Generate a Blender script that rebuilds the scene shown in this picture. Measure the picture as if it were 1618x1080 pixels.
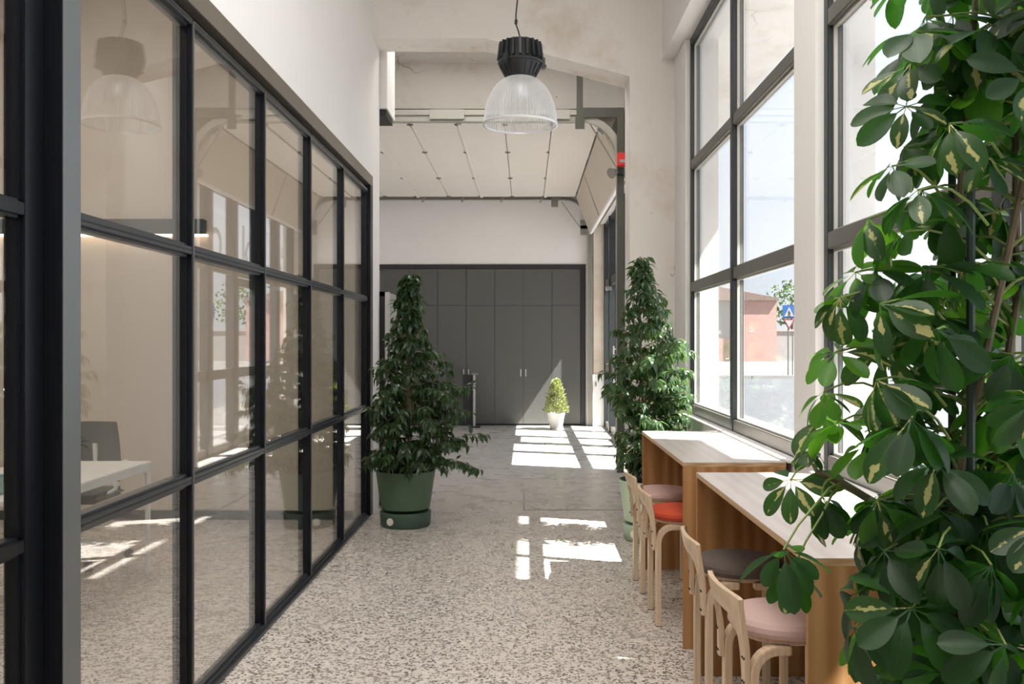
import bpy, bmesh, math, random
import numpy as np
from mathutils import Vector, Matrix, Euler
R = random.Random(7)
PI = math.pi
for o in list(bpy.data.objects): bpy.data.objects.remove(o)
S = bpy.context.scene
COL = S.collection

# ------------------------------------------------------------------ camera
FPX = 1450.0
cam = bpy.data.cameras.new('camera'); co = bpy.data.objects.new('camera', cam); COL.objects.link(co)
co.location = (0, 0, 1.5); co.rotation_euler = (PI/2, 0, 0)
cam.sensor_fit = 'HORIZONTAL'; cam.sensor_width = 36; cam.lens = 36*FPX/1618
cam.shift_x = -23/1618; cam.shift_y = 1/1618; cam.clip_start = 0.02; cam.clip_end = 600
S.camera = co
S.cycles.transparent_max_bounces = 32
# ------------------------------------------------------------------ world, sun, exposure
S.view_settings.view_transform = 'Standard'; S.view_settings.look = 'None'
S.view_settings.exposure = 0.6; S.view_settings.gamma = 1; S.view_settings.use_curve_mapping = False
SKY = 1.15; SUN = 22.0
w = bpy.data.worlds.new('sky'); S.world = w; w.use_nodes = True
nt = w.node_tree; nt.nodes.clear()
tc = nt.nodes.new('ShaderNodeTexCoord'); sx = nt.nodes.new('ShaderNodeSeparateXYZ'); cr = nt.nodes.new('ShaderNodeValToRGB')
nt.links.new(tc.outputs['Generated'], sx.inputs[0]); nt.links.new(sx.outputs['Z'], cr.inputs[0])
cr.color_ramp.elements[0].position = 0.0; cr.color_ramp.elements[0].color = (.80, .83, .87, 1)
cr.color_ramp.elements[1].position = 0.9; cr.color_ramp.elements[1].color = (.62, .74, .95, 1)
bgn = nt.nodes.new('ShaderNodeBackground'); bgn.inputs[1].default_value = SKY
on = nt.nodes.new('ShaderNodeOutputWorld')
nt.links.new(cr.outputs[0], bgn.inputs[0]); nt.links.new(bgn.outputs[0], on.inputs[0])
SUNDIR = Vector((.668, -.234, 1)).normalized()
sl = bpy.data.lights.new('sun', 'SUN'); sl.energy = SUN; sl.angle = math.radians(.6); sl.color = (1, .95, .88)
so = bpy.data.objects.new('sun', sl); COL.objects.link(so); so.rotation_euler = SUNDIR.to_track_quat('Z', 'Y').to_euler()
so.location = (8, -2, 14)
def area(name, loc, rot, sxx, syy, watts, col=(1, .97, .93)):
    l = bpy.data.lights.new(name, 'AREA'); l.shape = 'RECTANGLE'; l.size = sxx; l.size_y = syy; l.energy = watts; l.color = col
    o = bpy.data.objects.new(name, l); COL.objects.link(o); o.location = loc; o.rotation_euler = rot
    return o
area('hall_fill_light', (0, 1.6, 5.1), (0, 0, 0), 2.0, 4.5, 110)  # added fill for the hall, no fitting hangs there
area('far_room_fill_light', (-.4, 9.3, 4.78), (0, 0, 0), 2.2, .8, 26)  # extra unseen light that lifts the dim downstand
area('office_fill_light', (-3.6, 3.6, 4.5), (0, 0, 0), 2.4, 5.5, 85, (1, .95, .88))  # added light to brighten the office, not a real lamp

# ------------------------------------------------------------------ materials
def newmat(name):
    m = bpy.data.materials.new(name); m.use_nodes = True
    n = m.node_tree; n.nodes.clear(); return m, n
def N(n, t, **k):
    x = n.nodes.new('ShaderNode'+t)
    for a, v in k.items(): setattr(x, a, v)
    return x
def L(n, a, b): n.links.new(a, b)
def mixc(n, fac, a, b, mode='MIX'):
    x = N(n, 'Mix', data_type='RGBA', blend_type=mode)
    if isinstance(fac, (int, float)): x.inputs[0].default_value = fac
    else: L(n, fac, x.inputs[0])
    for i, v in ((6, a), (7, b)):
        if isinstance(v, tuple): x.inputs[i].default_value = v+(1,) if len(v) == 3 else v
        else: L(n, v, x.inputs[i])
    return x.outputs[2]
def ramp(n, src, *pts):
    x = N(n, 'ValToRGB'); e = x.color_ramp.elements
    while len(e) < len(pts): e.new(.5)
    for i, (p, c) in enumerate(pts):
        e[i].position = p
        e[i].color = (c, c, c, 1) if isinstance(c, (int, float)) else tuple(c)+(1,)
    L(n, src, x.inputs[0]); return x.outputs[0]
def noise(n, vec, scale, detail=4, rough=.5, dist=0):
    x = N(n, 'TexNoise'); x.inputs['Scale'].default_value = scale; x.inputs['Detail'].default_value = detail
    x.inputs['Roughness'].default_value = rough; x.inputs['Distortion'].default_value = dist
    if vec is not None: L(n, vec, x.inputs['Vector'])
    return x.outputs[0]
def wpos(n): return N(n, 'NewGeometry').outputs['Position']
def opos(n): return N(n, 'TexCoord').outputs['Object']
def mapv(n, v, scale=(1, 1, 1), rot=(0, 0, 0)):
    x = N(n, 'Mapping'); x.inputs['Scale'].default_value = scale; x.inputs['Rotation'].default_value = rot
    L(n, v, x.inputs[0]); return x.outputs[0]
def bump(n, h, strength=.2, dist=.01):
    x = N(n, 'Bump'); x.inputs['Strength'].default_value = strength; x.inputs['Distance'].default_value = dist
    L(n, h, x.inputs['Height']); return x.outputs[0]
def princ(n, col, rough=.5, metal=0., spec=.5, normal=None, coat=0.):
    p = N(n, 'BsdfPrincipled')
    if isinstance(col, tuple): p.inputs['Base Color'].default_value = col+(1,)
    else: L(n, col, p.inputs['Base Color'])
    if isinstance(rough, (int, float)): p.inputs['Roughness'].default_value = rough
    else: L(n, rough, p.inputs['Roughness'])
    p.inputs['Metallic'].default_value = metal; p.inputs['Specular IOR Level'].default_value = spec
    p.inputs['Coat Weight'].default_value = coat
    if normal: L(n, normal, p.inputs['Normal'])
    return p.outputs[0]
def out(n, s):
    o = N(n, 'OutputMaterial'); L(n, s, o.inputs[0])
def plain(name, col, rough=.5, metal=0., var=.06, vs=14., bs=.0, spec=.5, coat=0.):
    m, n = newmat(name); p = opos(n); f = noise(n, p, vs)
    c = mixc(n, f, tuple(max(0, x*(1-var)) for x in col), tuple(min(1, x*(1+var)) for x in col))
    nm = bump(n, noise(n, p, vs*12), bs, .003) if bs else None
    out(n, princ(n, c, rough, metal, spec, nm, coat)); return m
def plaster(name, col, stain=0., crack=0., bs=.15):
    m, n = newmat(name); p = wpos(n)
    c = mixc(n, noise(n, p, 1.3, 5), tuple(x*.95 for x in col), tuple(min(1, x*1.03) for x in col))
    if stain:
        s = ramp(n, noise(n, p, 1.6, 8, .68), (.50, 0), (.72, 1))
        c = mixc(n, s, c, tuple(x*k for x, k in zip(col, (.80, .75, .68))))
        sp = ramp(n, noise(n, p, 9, 3, .5), (.71, 0), (.75, 1))
        x = N(n, 'Math', operation='MULTIPLY'); L(n, sp, x.inputs[0]); x.inputs[1].default_value = stain*.55
        c = mixc(n, x.outputs[0], c, (.24, .19, .14))
    if crack:
        v = N(n, 'TexVoronoi', feature='DISTANCE_TO_EDGE'); v.inputs['Scale'].default_value = 1.1
        dv = N(n, 'Mix', data_type='VECTOR'); dv.inputs[0].default_value = .25
        L(n, p, dv.inputs[4])
        nz = N(n, 'TexNoise'); nz.inputs['Scale'].default_value = 3; L(n, p, nz.inputs['Vector']); L(n, nz.outputs['Color'], dv.inputs[5])
        L(n, dv.outputs[1], v.inputs['Vector'])
        e = ramp(n, v.outputs['Distance'], (0, 1), (.012, 0))
        k = ramp(n, noise(n, p, .9, 2), (.5, 0), (.6, 1))
        x = N(n, 'Math', operation='MULTIPLY'); L(n, e, x.inputs[0]); L(n, k, x.inputs[1])
        y = N(n, 'Math', operation='MULTIPLY'); L(n, x.outputs[0], y.inputs[0]); y.inputs[1].default_value = crack
        c = mixc(n, y.outputs[0], c, (.25, .2, .16))
    out(n, princ(n, c, .85, 0, .25, bump(n, noise(n, p, 30, 6, .6), bs, .004))); return m
def glass(name, tint=(.97, .98, .98), ior=1.5):
    m, n = newmat(name)
    t = N(n, 'BsdfTransparent'); t.inputs[0].default_value = tint+(1,)
    g = N(n, 'BsdfGlossy'); g.inputs['Roughness'].default_value = 0.0; g.inputs[0].default_value = (1, 1, 1, 1)
    f = N(n, 'Fresnel'); mr = N(n, 'MapRange'); mr.inputs[3].default_value = ior; mr.inputs[4].default_value = 1/ior
    L(n, N(n, 'NewGeometry').outputs['Backfacing'], mr.inputs[0]); L(n, mr.outputs[0], f.inputs[0])   # same reflectance on both faces of the pane
    x = N(n, 'MixShader'); L(n, f.outputs[0], x.inputs[0]); L(n, t.outputs[0], x.inputs[1]); L(n, g.outputs[0], x.inputs[2])
    out(n, x.outputs[0]); return m
def wood(name, c0, c1, scale=(22, 22, 1.3), rough=.5, rot=(0, 0, 0), wave=2.2):
    m, n = newmat(name); p = mapv(n, opos(n), scale, rot)
    q = N(n, 'TexWave', wave_type='BANDS', bands_direction='X'); q.inputs['Scale'].default_value = .55
    q.inputs['Distortion'].default_value = wave*2.2; q.inputs['Detail'].default_value = 3; q.inputs['Detail Scale'].default_value = .8
    L(n, p, q.inputs['Vector'])
    f = noise(n, mapv(n, opos(n), tuple(s*4 for s in scale[:2])+(scale[2]*2,), rot), 1, 5)
    a = mixc(n, q.outputs[0], c0, c1); b = mixc(n, ramp(n, f, (.35, 0), (.7, 1)), tuple(x*.82 for x in c0), a)
    out(n, princ(n, mixc(n, .4, a, b), rough, 0, .4, bump(n, f, .08, .002))); return m
def leafmat(name, c0, c1, trans, tw=.35, rough=.34, cream=None):
    m, n = newmat(name)
    oi = N(n, 'ObjectInfo').outputs['Random']; g = noise(n, wpos(n), 11, 2)
    mx = N(n, 'Math', operation='ADD'); L(n, oi, mx.inputs[0]); L(n, g, mx.inputs[1])
    hf = N(n, 'Math', operation='MULTIPLY'); L(n, mx.outputs[0], hf.inputs[0]); hf.inputs[1].default_value = .55
    c = mixc(n, hf.outputs[0], c0, c1); tcol = None
    uv = N(n, 'UVMap').outputs[0]; sp = N(n, 'SeparateXYZ'); L(n, uv, sp.inputs[0])
    ab = N(n, 'Math', operation='SUBTRACT'); L(n, sp.outputs[0], ab.inputs[0]); ab.inputs[1].default_value = .5
    av = N(n, 'Math', operation='ABSOLUTE'); L(n, ab.outputs[0], av.inputs[0])
    rib = ramp(n, av.outputs[0], (.0, 1), (.035, 0))
    c = mixc(n, rib, c, tuple(min(1, x*1.7+.01) for x in c1))
    tc_ = trans+(1,) if len(trans) == 3 else trans
    tcs = None
    if cream:
        wob = noise(n, wpos(n), 24, 3, .6)
        ad = N(n, 'Math', operation='MULTIPLY_ADD'); L(n, wob, ad.inputs[0]); ad.inputs[1].default_value = 1.25; L(n, av.outputs[0], ad.inputs[2])
        mk = ramp(n, ad.outputs[0], (.66, 1), (.70, 0))
        c = mixc(n, mk, c, cream)
        tcs = mixc(n, mk, trans, tuple(min(1, x*1.15) for x in cream))
    p = princ(n, c, rough, 0, .5)
    t = N(n, 'BsdfTranslucent')
    if tcs is not None: L(n, tcs, t.inputs[0])
    else: t.inputs[0].default_value = tc_
    x = N(n, 'MixShader'); x.inputs[0].default_value = tw; L(n, p, x.inputs[1]); L(n, t.outputs[0], x.inputs[2])
    out(n, x.outputs[0]); return m
def terrazzo(name, tone=1.0):
    m, n = newmat(name); p = wpos(n)
    big = noise(n, p, .55, 5, .6); mid = noise(n, p, 3.5, 5, .6)
    base = mixc(n, big, tuple(x*tone for x in (.60, .535, .475)), tuple(x*tone for x in (.72, .655, .60)))
    v = N(n, 'TexVoronoi', feature='F1'); v.inputs['Scale'].default_value = 74; v.inputs['Randomness'].default_value = 1
    L(n, mixv(n, p, 26, .012), v.inputs['Vector'])
    hs = N(n, 'SeparateColor'); L(n, v.outputs['Color'], hs.inputs[0])
    dark = ramp(n, hs.outputs[0], (.52, 1), (.58, 0))
    pebble = ramp(n, v.outputs['Distance'], (.50, 1), (.68, 0))
    a = N(n, 'Math', operation='MULTIPLY'); L(n, dark, a.inputs[0]); L(n, pebble, a.inputs[1])
    dens = ramp(n, noise(n, p, .8, 4, .6), (.25, .72), (.5, 1))
    b = N(n, 'Math', operation='MULTIPLY'); L(n, a.outputs[0], b.inputs[0]); L(n, dens, b.inputs[1])
    b2 = N(n, 'Math', operation='MULTIPLY'); L(n, b.outputs[0], b2.inputs[0]); b2.inputs[1].default_value = .92
    chip = mixc(n, hs.outputs[1], (.07, .06, .05), (.17, .145, .12))
    c = mixc(n, b2.outputs[0], base, chip)
    light = ramp(n, hs.outputs[2], (.80, 0), (.86, .55))
    c = mixc(n, light, c, (.74, .71, .67))
    # bare screed with few chips in the room beyond the concrete frame
    sp = N(n, 'SeparateXYZ'); L(n, p, sp.inputs[0])
    wv = N(n, 'Math', operation='MULTIPLY_ADD'); L(n, mid, wv.inputs[0]); wv.inputs[1].default_value = 1.6; L(n, sp.outputs[1], wv.inputs[2])
    far = ramp(n, mapr(n, wv.outputs[0], 7.8, 10.6), (0, 0), (1, 1))
    scr = mixc(n, noise(n, p, 2.2, 7, .68), (.53, .505, .475), (.61, .58, .555))
    c = mixc(n, mul(n, far, .94), c, scr)
    pat = ramp(n, noise(n, p, 1.1, 6, .62), (.52, 0), (.66, 1))
    c = mixc(n, mul(n, pat, .20), c, (.50, .43, .355))
    rg = ramp(n, mid, (.3, .20), (.75, .42))
    out(n, princ(n, c, rg, 0, .5, bump(n, noise(n, p, 60, 3), .03, .001))); return m
def mul(n, a, k):
    x = N(n, 'Math', operation='MULTIPLY'); L(n, a, x.inputs[0]); x.inputs[1].default_value = k; return x.outputs[0]
def mapr(n, a, lo, hi):
    x = N(n, 'MapRange'); L(n, a, x.inputs[0]); x.inputs[1].default_value = lo; x.inputs[2].default_value = hi; return x.outputs[0]
def mixv(n, p, scale, amt):
    z = N(n, 'TexNoise'); z.inputs['Scale'].default_value = scale; L(n, p, z.inputs['Vector'])
    s = N(n, 'VectorMath', operation='SCALE'); L(n, z.outputs['Color'], s.inputs[0]); s.inputs['Scale'].default_value = amt*2
    a = N(n, 'VectorMath', operation='ADD'); L(n, p, a.inputs[0]); L(n, s.outputs[0], a.inputs[1]); return a.outputs[0]
def emit(name, col, st):
    m, n = newmat(name); e = N(n, 'Emission'); e.inputs[0].default_value = col+(1,); e.inputs[1].default_value = st
    out(n, e.outputs[0]); return m
def prismatic(name):
    m, n = newmat(name)
    t = N(n, 'BsdfTransparent'); t.inputs[0].default_value = (.93, .94, .95, 1)
    g = princ(n, (.86, .87, .88), .16, 0, .7)
    tr = N(n, 'BsdfTranslucent'); tr.inputs[0].default_value = (.93, .93, .94, 1)
    a = N(n, 'MixShader'); a.inputs[0].default_value = .45; L(n, g, a.inputs[1]); L(n, tr.outputs[0], a.inputs[2])
    lw = N(n, 'LayerWeight'); lw.inputs[0].default_value = .35
    f = ramp(n, lw.outputs['Facing'], (.0, .24), (.8, .95))
    b = N(n, 'MixShader'); L(n, f, b.inputs[0]); L(n, t.outputs[0], b.inputs[1]); L(n, a.outputs[0], b.inputs[2])
    out(n, b.outputs[0]); return m
def film(name, col, op):
    m, n = newmat(name); t = N(n, 'BsdfTransparent'); d = N(n, 'BsdfDiffuse'); d.inputs[0].default_value = col+(1,)
    x = N(n, 'MixShader'); x.inputs[0].default_value = op; L(n, t.outputs[0], x.inputs[1]); L(n, d.outputs[0], x.inputs[2]); out(n, x.outputs[0]); return m

MT = dict(
    floor=terrazzo('terrazzo_floor'), hatch=terrazzo('terrazzo_hatch', .86),
    white=plaster('white_plaster', (.80, .785, .77)), beam=plaster('old_painted_concrete', (.78, .745, .70), .9, .8, .3),
    farwall=plaster('white_far_wall', (.90, .87, .86)), office=plaster('beige_office_wall', (.66, .585, .50)),
    cream=plaster('cream_pilaster', (.76, .68, .58), .3), ext=plaster('grey_render', (.56, .56, .57), .3),
    soffit=plaster('white_soffit', (.80, .78, .75), .5, .6),
    black=plain('black_steel', (.006, .007, .010), .34, 0, .15, 10, .0, .28), rail=plain('black_steel_lit', (.022, .025, .030), .28, 0, .15, 10, .0, .55), post=plain('grey_brushed_post', (.20, .215, .22), .38, .7, .05, 4),  # rail: the black steel made lighter, light on the rails put into its colour
    lintel=plain('bronze_steel_lintel', (.20, .175, .145), .36, .55, .12, 3),
    winframe=plain('charcoal_window_frame', (.024, .029, .031), .40, .1, .08, 8),
    transom=plain('grey_window_bar', (.13, .125, .11), .42, .3, .06, 8),
    glass=glass('partition_glass', (.955, .955, .945), 1.75), wglass=glass('window_glass', (.95, .965, .975), 1.4),
    cab=plain('dark_grey_laminate', (.098, .098, .092), .42, 0, .03, 3), cabdark=plain('charcoal_surround', (.022, .023, .023), .5),
    alu=plain('satin_aluminium', (.72, .71, .70), .3, .9), steel=plain('white_powder_steel', (.80, .80, .80), .4),
    track=plain('olive_galvanised_steel', (.10, .103, .085), .5, .3, .12, 9), trackl=plain('pale_galvanised_steel', (.44, .43, .385), .5, .2, .1, 9),
    door=plain('cream_door_panel', (.76, .72, .665), .6, 0, .03, 2), doorin=plain('tan_door_panel', (.62, .55, .46), .6, 0, .05, 3),
    red=plain('red_plastic', (.72, .035, .03), .3), grey=plain('grey_plastic', (.22, .21, .19), .5), dark=plain('black_plastic', (.018, .018, .018), .5),
    lampb=plain('black_lamp_housing', (.016, .018, .02), .42, .1), prism=prismatic('prismatic_acrylic'), rim=plain('pale_rim', (.72, .73, .74), .25, .2),
    potg=plain('green_pot', (.062, .115, .066), .5, 0, .04, 5), potd=plain('dark_green_pot', (.045, .085, .055), .5), potp=plain('pale_green_pot', (.34, .43, .32), .5, 0, .04, 5),
    potw=plain('white_pot', (.78, .75, .70), .5), soil=plain('soil', (.04, .028, .02), .95, 0, .3, 40, .4), disc=plain('ivory_disc', (.72, .69, .60), .5),
    bark=plain('ficus_bark', (.23, .16, .10), .8, 0, .2, 30, .3), twig=plain('green_twig', (.16, .15, .06), .7), sstem=plain('umbrella_plant_stem', (.17, .13, .085), .75, 0, .25, 25, .3),
    petiole=plain('pale_green_petiole', (.20, .27, .07), .5), stake=plain('dark_green_stake', (.014, .035, .028), .4),
    ply=wood('pine_plywood', (.345, .16, .055), (.51, .285, .12), (8, 8, .45), .5, (0, 0, 0), 4.5), plyd=wood('pine_plywood_inner', (.31, .13, .045), (.46, .225, .088), (9, 9, .5)),
    pedge=wood('plywood_edge', (.42, .25, .12), (.66, .46, .27), (3, 3, 220)), ctop=wood('white_oiled_top', (.50, .43, .39), (.55, .49, .455), (9, .8, 1), .38, (0, 0, .0), 1.2),
    birch=wood('birch', (.66, .49, .33), (.73, .58, .42), (30, 30, 2), .45), birchd=plain('birch_edge', (.50, .33, .19), .5, 0, .15, 40),
    pink=plain('dusty_pink_fabric', (.60, .40, .355), .9, 0, .05, 60, .25), redfab=plain('vermilion_fabric', (.62, .085, .035), .9, 0, .05, 60, .25),
    taupe=plain('grey_brown_fabric', (.13, .105, .09), .9, 0, .06, 60, .25), blush=plain('pale_pink_fabric', (.62, .445, .40), .9, 0, .05, 60, .25),
    desk=plain('white_desk', (.82, .80, .78), .4), chairb=plain('grey_mesh', (.09, .095, .095), .8), orange=plain('orange_card', (.70, .30, .09), .6),
    teal=plain('pale_teal_box', (.33, .43, .40), .5), led=emit('led_strip', (1, .80, .62), 3.0), mesh=plain('grey_mesh_panel', (.30, .29, .27), .5, .3, .12, 60, .3),
    letter=film('frosted_film', (.62, .64, .67), .55), road=plain('asphalt', (.105, .108, .116), .9, 0, .12, .8, .1), pave=plain('pavement', (.19, .18, .172), .9, 0, .1, 1.2, .1),
    salmon=plain('salmon_render', (.50, .31, .27), .9, 0, .12, .4), pale=plain('pale_render', (.38, .37, .355), .9, 0, .15, .5), stone=plain('garden_wall', (.34, .33, .315), .9, 0, .18, .7),
    tile=plain('roof_edge', (.22, .16, .14), .8), signb=plain('sign_blue', (.035, .12, .33), .4), signw=plain('sign_white', (.42, .42, .42), .4), signr=plain('sign_red', (.33, .03, .04), .4), pole=plain('sign_pole', (.2, .2, .2), .4, .5),
    tree=leafmat('tree_leaf', (.07, .12, .04), (.12, .18, .06), (.12, .2, .05), .3), treebark=plain('tree_bark', (.12, .09, .07), .9),
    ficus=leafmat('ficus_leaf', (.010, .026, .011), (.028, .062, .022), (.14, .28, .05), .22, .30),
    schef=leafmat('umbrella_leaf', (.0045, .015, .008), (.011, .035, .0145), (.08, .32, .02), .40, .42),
    scheb=leafmat('backlit_umbrella_leaf', (.022, .075, .015), (.045, .13, .024), (.26, .70, .04), .58, .36),  # brighter leaf copy with the window backlight put into its colour
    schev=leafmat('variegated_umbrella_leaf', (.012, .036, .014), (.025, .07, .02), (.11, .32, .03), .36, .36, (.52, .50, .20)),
    ficus2=leafmat('ficus_leaf_painted_sun', (.022, .048, .022), (.065, .115, .052), (.2, .38, .07), .25, .22),  # paler copy of the ficus leaf, sunlight mixed into the colour
    con=leafmat('conifer_needle', (.22, .27, .085), (.46, .47, .22), (.40, .46, .14), .3, .6),
)

# ------------------------------------------------------------------ mesh helpers
ORG = {}
class MB:
    def __init__(s): s.v = []; s.f = []
    def add(s, vs, fs):
        o = len(s.v); s.v += [tuple(x) for x in vs]; s.f += [tuple(i+o for i in f) for f in fs]; return s
    def box(s, x0, x1, y0, y1, z0, z1):
        return s.add([(x0,y0,z0),(x1,y0,z0),(x1,y1,z0),(x0,y1,z0),(x0,y0,z1),(x1,y0,z1),(x1,y1,z1),(x0,y1,z1)],
            [(0,3,2,1),(4,5,6,7),(0,1,5,4),(1,2,6,5),(2,3,7,6),(3,0,4,7)])
    def obox(s, a, b, wx, wy, up=(0, 0, 1)):
        a, b = Vector(a), Vector(b); d = (b-a).normalized(); u = Vector(up)
        if abs(d.dot(u)) > .95: u = Vector((0, 1, 0))
        r = d.cross(u).normalized()*wx/2; t = r.cross(d).normalized()*wy/2
        vs = [p+i*r+j*t for p in (a, b) for i, j in ((-1,-1),(1,-1),(1,1),(-1,1))]
        return s.add(vs, [(0,1,2,3),(7,6,5,4),(0,4,5,1),(1,5,6,2),(2,6,7,3),(3,7,4,0)])
    def prism(s, poly, axis, a, b):
        def P(u, v, t): return {'x': (t, u, v), 'y': (u, t, v), 'z': (u, v, t)}[axis]
        n = len(poly); vs = [P(u, v, a) for u, v in poly]+[P(u, v, b) for u, v in poly]
        return s.add(vs, [tuple(range(n-1, -1, -1)), tuple(range(n, 2*n))]+[(i, (i+1) % n, n+(i+1) % n, n+i) for i in range(n)])
    def lathe(s, prof, c=(0, 0, 0), seg=32, ribs=0, amp=0., close=True):
        n = len(prof); vs = []
        for k in range(seg):
            a = 2*PI*k/seg
            for r, z in prof:
                q = r*(1+amp*math.cos(ribs*a)) if ribs else r
                vs.append((c[0]+q*math.cos(a), c[1]+q*math.sin(a), c[2]+z))
        fs = []
        for k in range(seg):
            k2 = (k+1) % seg
            for i in range(n-1): fs.append((k*n+i, k2*n+i, k2*n+i+1, k*n+i+1))
        if close and prof[0][0] > 1e-4: fs.append(tuple(k*n for k in range(seg-1, -1, -1)))
        if close and prof[-1][0] > 1e-4: fs.append(tuple(k*n+n-1 for k in range(seg)))
        return s.add(vs, fs)
    def tube(s, pts, r, seg=8, r1=None):
        pts = [Vector(p) for p in pts]; n = len(pts); vs = []; prev = None
        for i, p in enumerate(pts):
            d = (pts[min(i+1, n-1)]-pts[max(i-1, 0)]).normalized()
            u = prev if prev is not None else (Vector((1, 0, 0)) if abs(d.x) < .8 else Vector((0, 1, 0)))
            u = (u-d*u.dot(d)).normalized(); prev = u; t = d.cross(u)
            rr = r if r1 is None else r+(r1-r)*i/max(1, n-1)
            for k in range(seg):
                a = 2*PI*k/seg; vs.append(p+rr*(math.cos(a)*u+math.sin(a)*t))
        fs = [(i*seg+k, i*seg+(k+1) % seg, (i+1)*seg+(k+1) % seg, (i+1)*seg+k) for i in range(n-1) for k in range(seg)]
        fs += [tuple(range(seg-1, -1, -1)), tuple((n-1)*seg+k for k in range(seg))]
        return s.add(vs, fs)
    def sweep(s, pts, prof):      # prof: (side, up) offsets; pts lie in XZ plane
        pts = [Vector(p) for p in pts]; n = len(pts); m = len(prof); vs = []
        for i, p in enumerate(pts):
            d = (pts[min(i+1, n-1)]-pts[max(i-1, 0)]).normalized(); side = Vector((0, 1, 0)); up = side.cross(d)*-1
            for a, b in prof: vs.append(p+side*a+up*b)
        fs = [(i*m+k, i*m+(k+1) % m, (i+1)*m+(k+1) % m, (i+1)*m+k) for i in range(n-1) for k in range(m)]
        fs += [tuple(range(m-1, -1, -1)), tuple((n-1)*m+k for k in range(m))]
        return s.add(vs, fs)
    def build(s, name, mat, parent=None, smooth=False, bevel=0.0, world=True, seg=2):
        me = bpy.data.meshes.new(name)
        o_ = ORG.get(parent.name, Vector()) if parent is not None else Vector()
        me.from_pydata([Vector(v)-o_ for v in s.v], [], s.f); me.validate()
        b = bmesh.new(); b.from_mesh(me); bmesh.ops.recalc_face_normals(b, faces=b.faces)
        if bevel:
            bmesh.ops.remove_doubles(b, verts=b.verts, dist=1e-6)
            ed = [e for e in b.edges if len(e.link_faces) == 2 and e.calc_face_angle(0) > .6]
            bmesh.ops.bevel(b, geom=ed, offset=bevel, segments=seg, affect='EDGES', clamp_overlap=True)
        b.to_mesh(me); b.free()
        if smooth or bevel:
            me.shade_smooth(); me.set_sharp_from_angle(angle=math.radians(35 if smooth else 50))
        me.materials.append(mat if not isinstance(mat, str) else MT[mat])
        ob = bpy.data.objects.new(name, me); COL.objects.link(ob)
        if parent is not None: ob.parent = parent
        ORG[ob.name] = o_
        return ob
def box(*a): return MB().box(*a)
def thing(name, loc, label, cat, group=None):
    o = bpy.data.objects.new(name, None); o.empty_display_size = .1; COL.objects.link(o); o.location = loc
    o['label'] = label; o['category'] = cat
    if group: o['group'] = group
    ORG[o.name] = Vector(loc); return o
def tag(o, label, cat, group=None):
    o['label'] = label; o['category'] = cat
    if group: o['group'] = group
    return o
def struct(o, label=None, cat=None):
    o['kind'] = 'structure'
    if label: o['label'] = label
    if cat: o['category'] = cat
    return o
def sroot(name, loc, label, cat):
    o = thing(name, loc, label, cat); o['kind'] = 'structure'; return o
def copy_tree(o, parent=None):
    c = o.copy(); COL.objects.link(c)
    if parent is not None: c.parent = parent
    for ch in list(o.children): copy_tree(ch, c)
    return c

# ================================================================== SETTING
HB = 5.2                      # hall ceiling
struct(box(-6.2, 1.57, -4, 17.2, -.15, 0).build('floor', 'floor'), 'speckled terrazzo floor of the hall, polished screed further back', 'floor')
struct(box(-1.6, 1.57, -4, 8.05, HB, HB+.2).build('ceiling', 'beam'), 'white ceiling above the hall', 'ceiling')
struct(box(-3.2, 1.57, 8.43, 17.2, 4.82, 5.0).build('ceiling', 'beam'), 'ceiling of the far room behind the concrete beam', 'ceiling')
struct(box(-6.2, -1.6, -4, 7.8, 4.6, 4.8).build('ceiling', 'office'), 'ceiling of the glazed office', 'ceiling')
struct(box(-1.55, -1.348, -4, 8.05, 2.955, HB).build('wall_left', 'white'), 'smooth white wall above the glass partition', 'wall')
ob = MB()
for ya, yb in ((-4, -2.63), (.42, .75), (3.80+.33, 4.46), (7.51, 8.05)): ob.box(1.30, 1.57, ya, yb, .92, 3.98)
ob.box(1.30, 1.57, -4, 8.05, 0, .92).box(1.335, 1.57, -4, 8.05, 3.98, HB)
struct(ob.build('wall_right', 'white'), 'white wall with piers between the tall black windows', 'wall')
struct(box(1.19, 1.335, -4, 8.05, 3.985, HB).build('trim_1', 'white'), 'boxed white bulkhead above the tall windows', 'bulkhead')
struct(box(1.27, 1.336, 4.46, 7.51, .915, .925).build('trim_2', 'white'), 'thin white sill behind the far counter', 'sill')
struct(box(1.27, 1.336, 1.08, 4.13, .915, .925).build('trim_3', 'white'), 'thin white sill behind the near counter', 'sill')
struct(box(-1.6, 1.57, -4.2, -4, 0, HB).build('wall_rear', 'white'), 'white wall behind the viewer', 'wall')
# concrete portal frame
YP, YQ = 8.05, 8.43
fr = MB().prism([(-1.60, 4.17), (-.37, 4.17), (.905, 3.835), (.905, 0), (1.57, 0), (1.57, 5.4), (-1.60, 5.4)], 'y', YP, YQ)
struct(fr.build('wall_portal', 'beam'), 'worn concrete portal frame with haunched beam and pillar', 'portal')
struct(box(-3.2, -1.352, YP, YQ, 0, 4.17).build('wall_divider', 'white'), 'white wall end beside the last black jamb', 'wall')
struct(MB().box(-3.2, -1.60, YP, YQ, 4.17, 5.4).build('wall_divider', 'white'))
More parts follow.
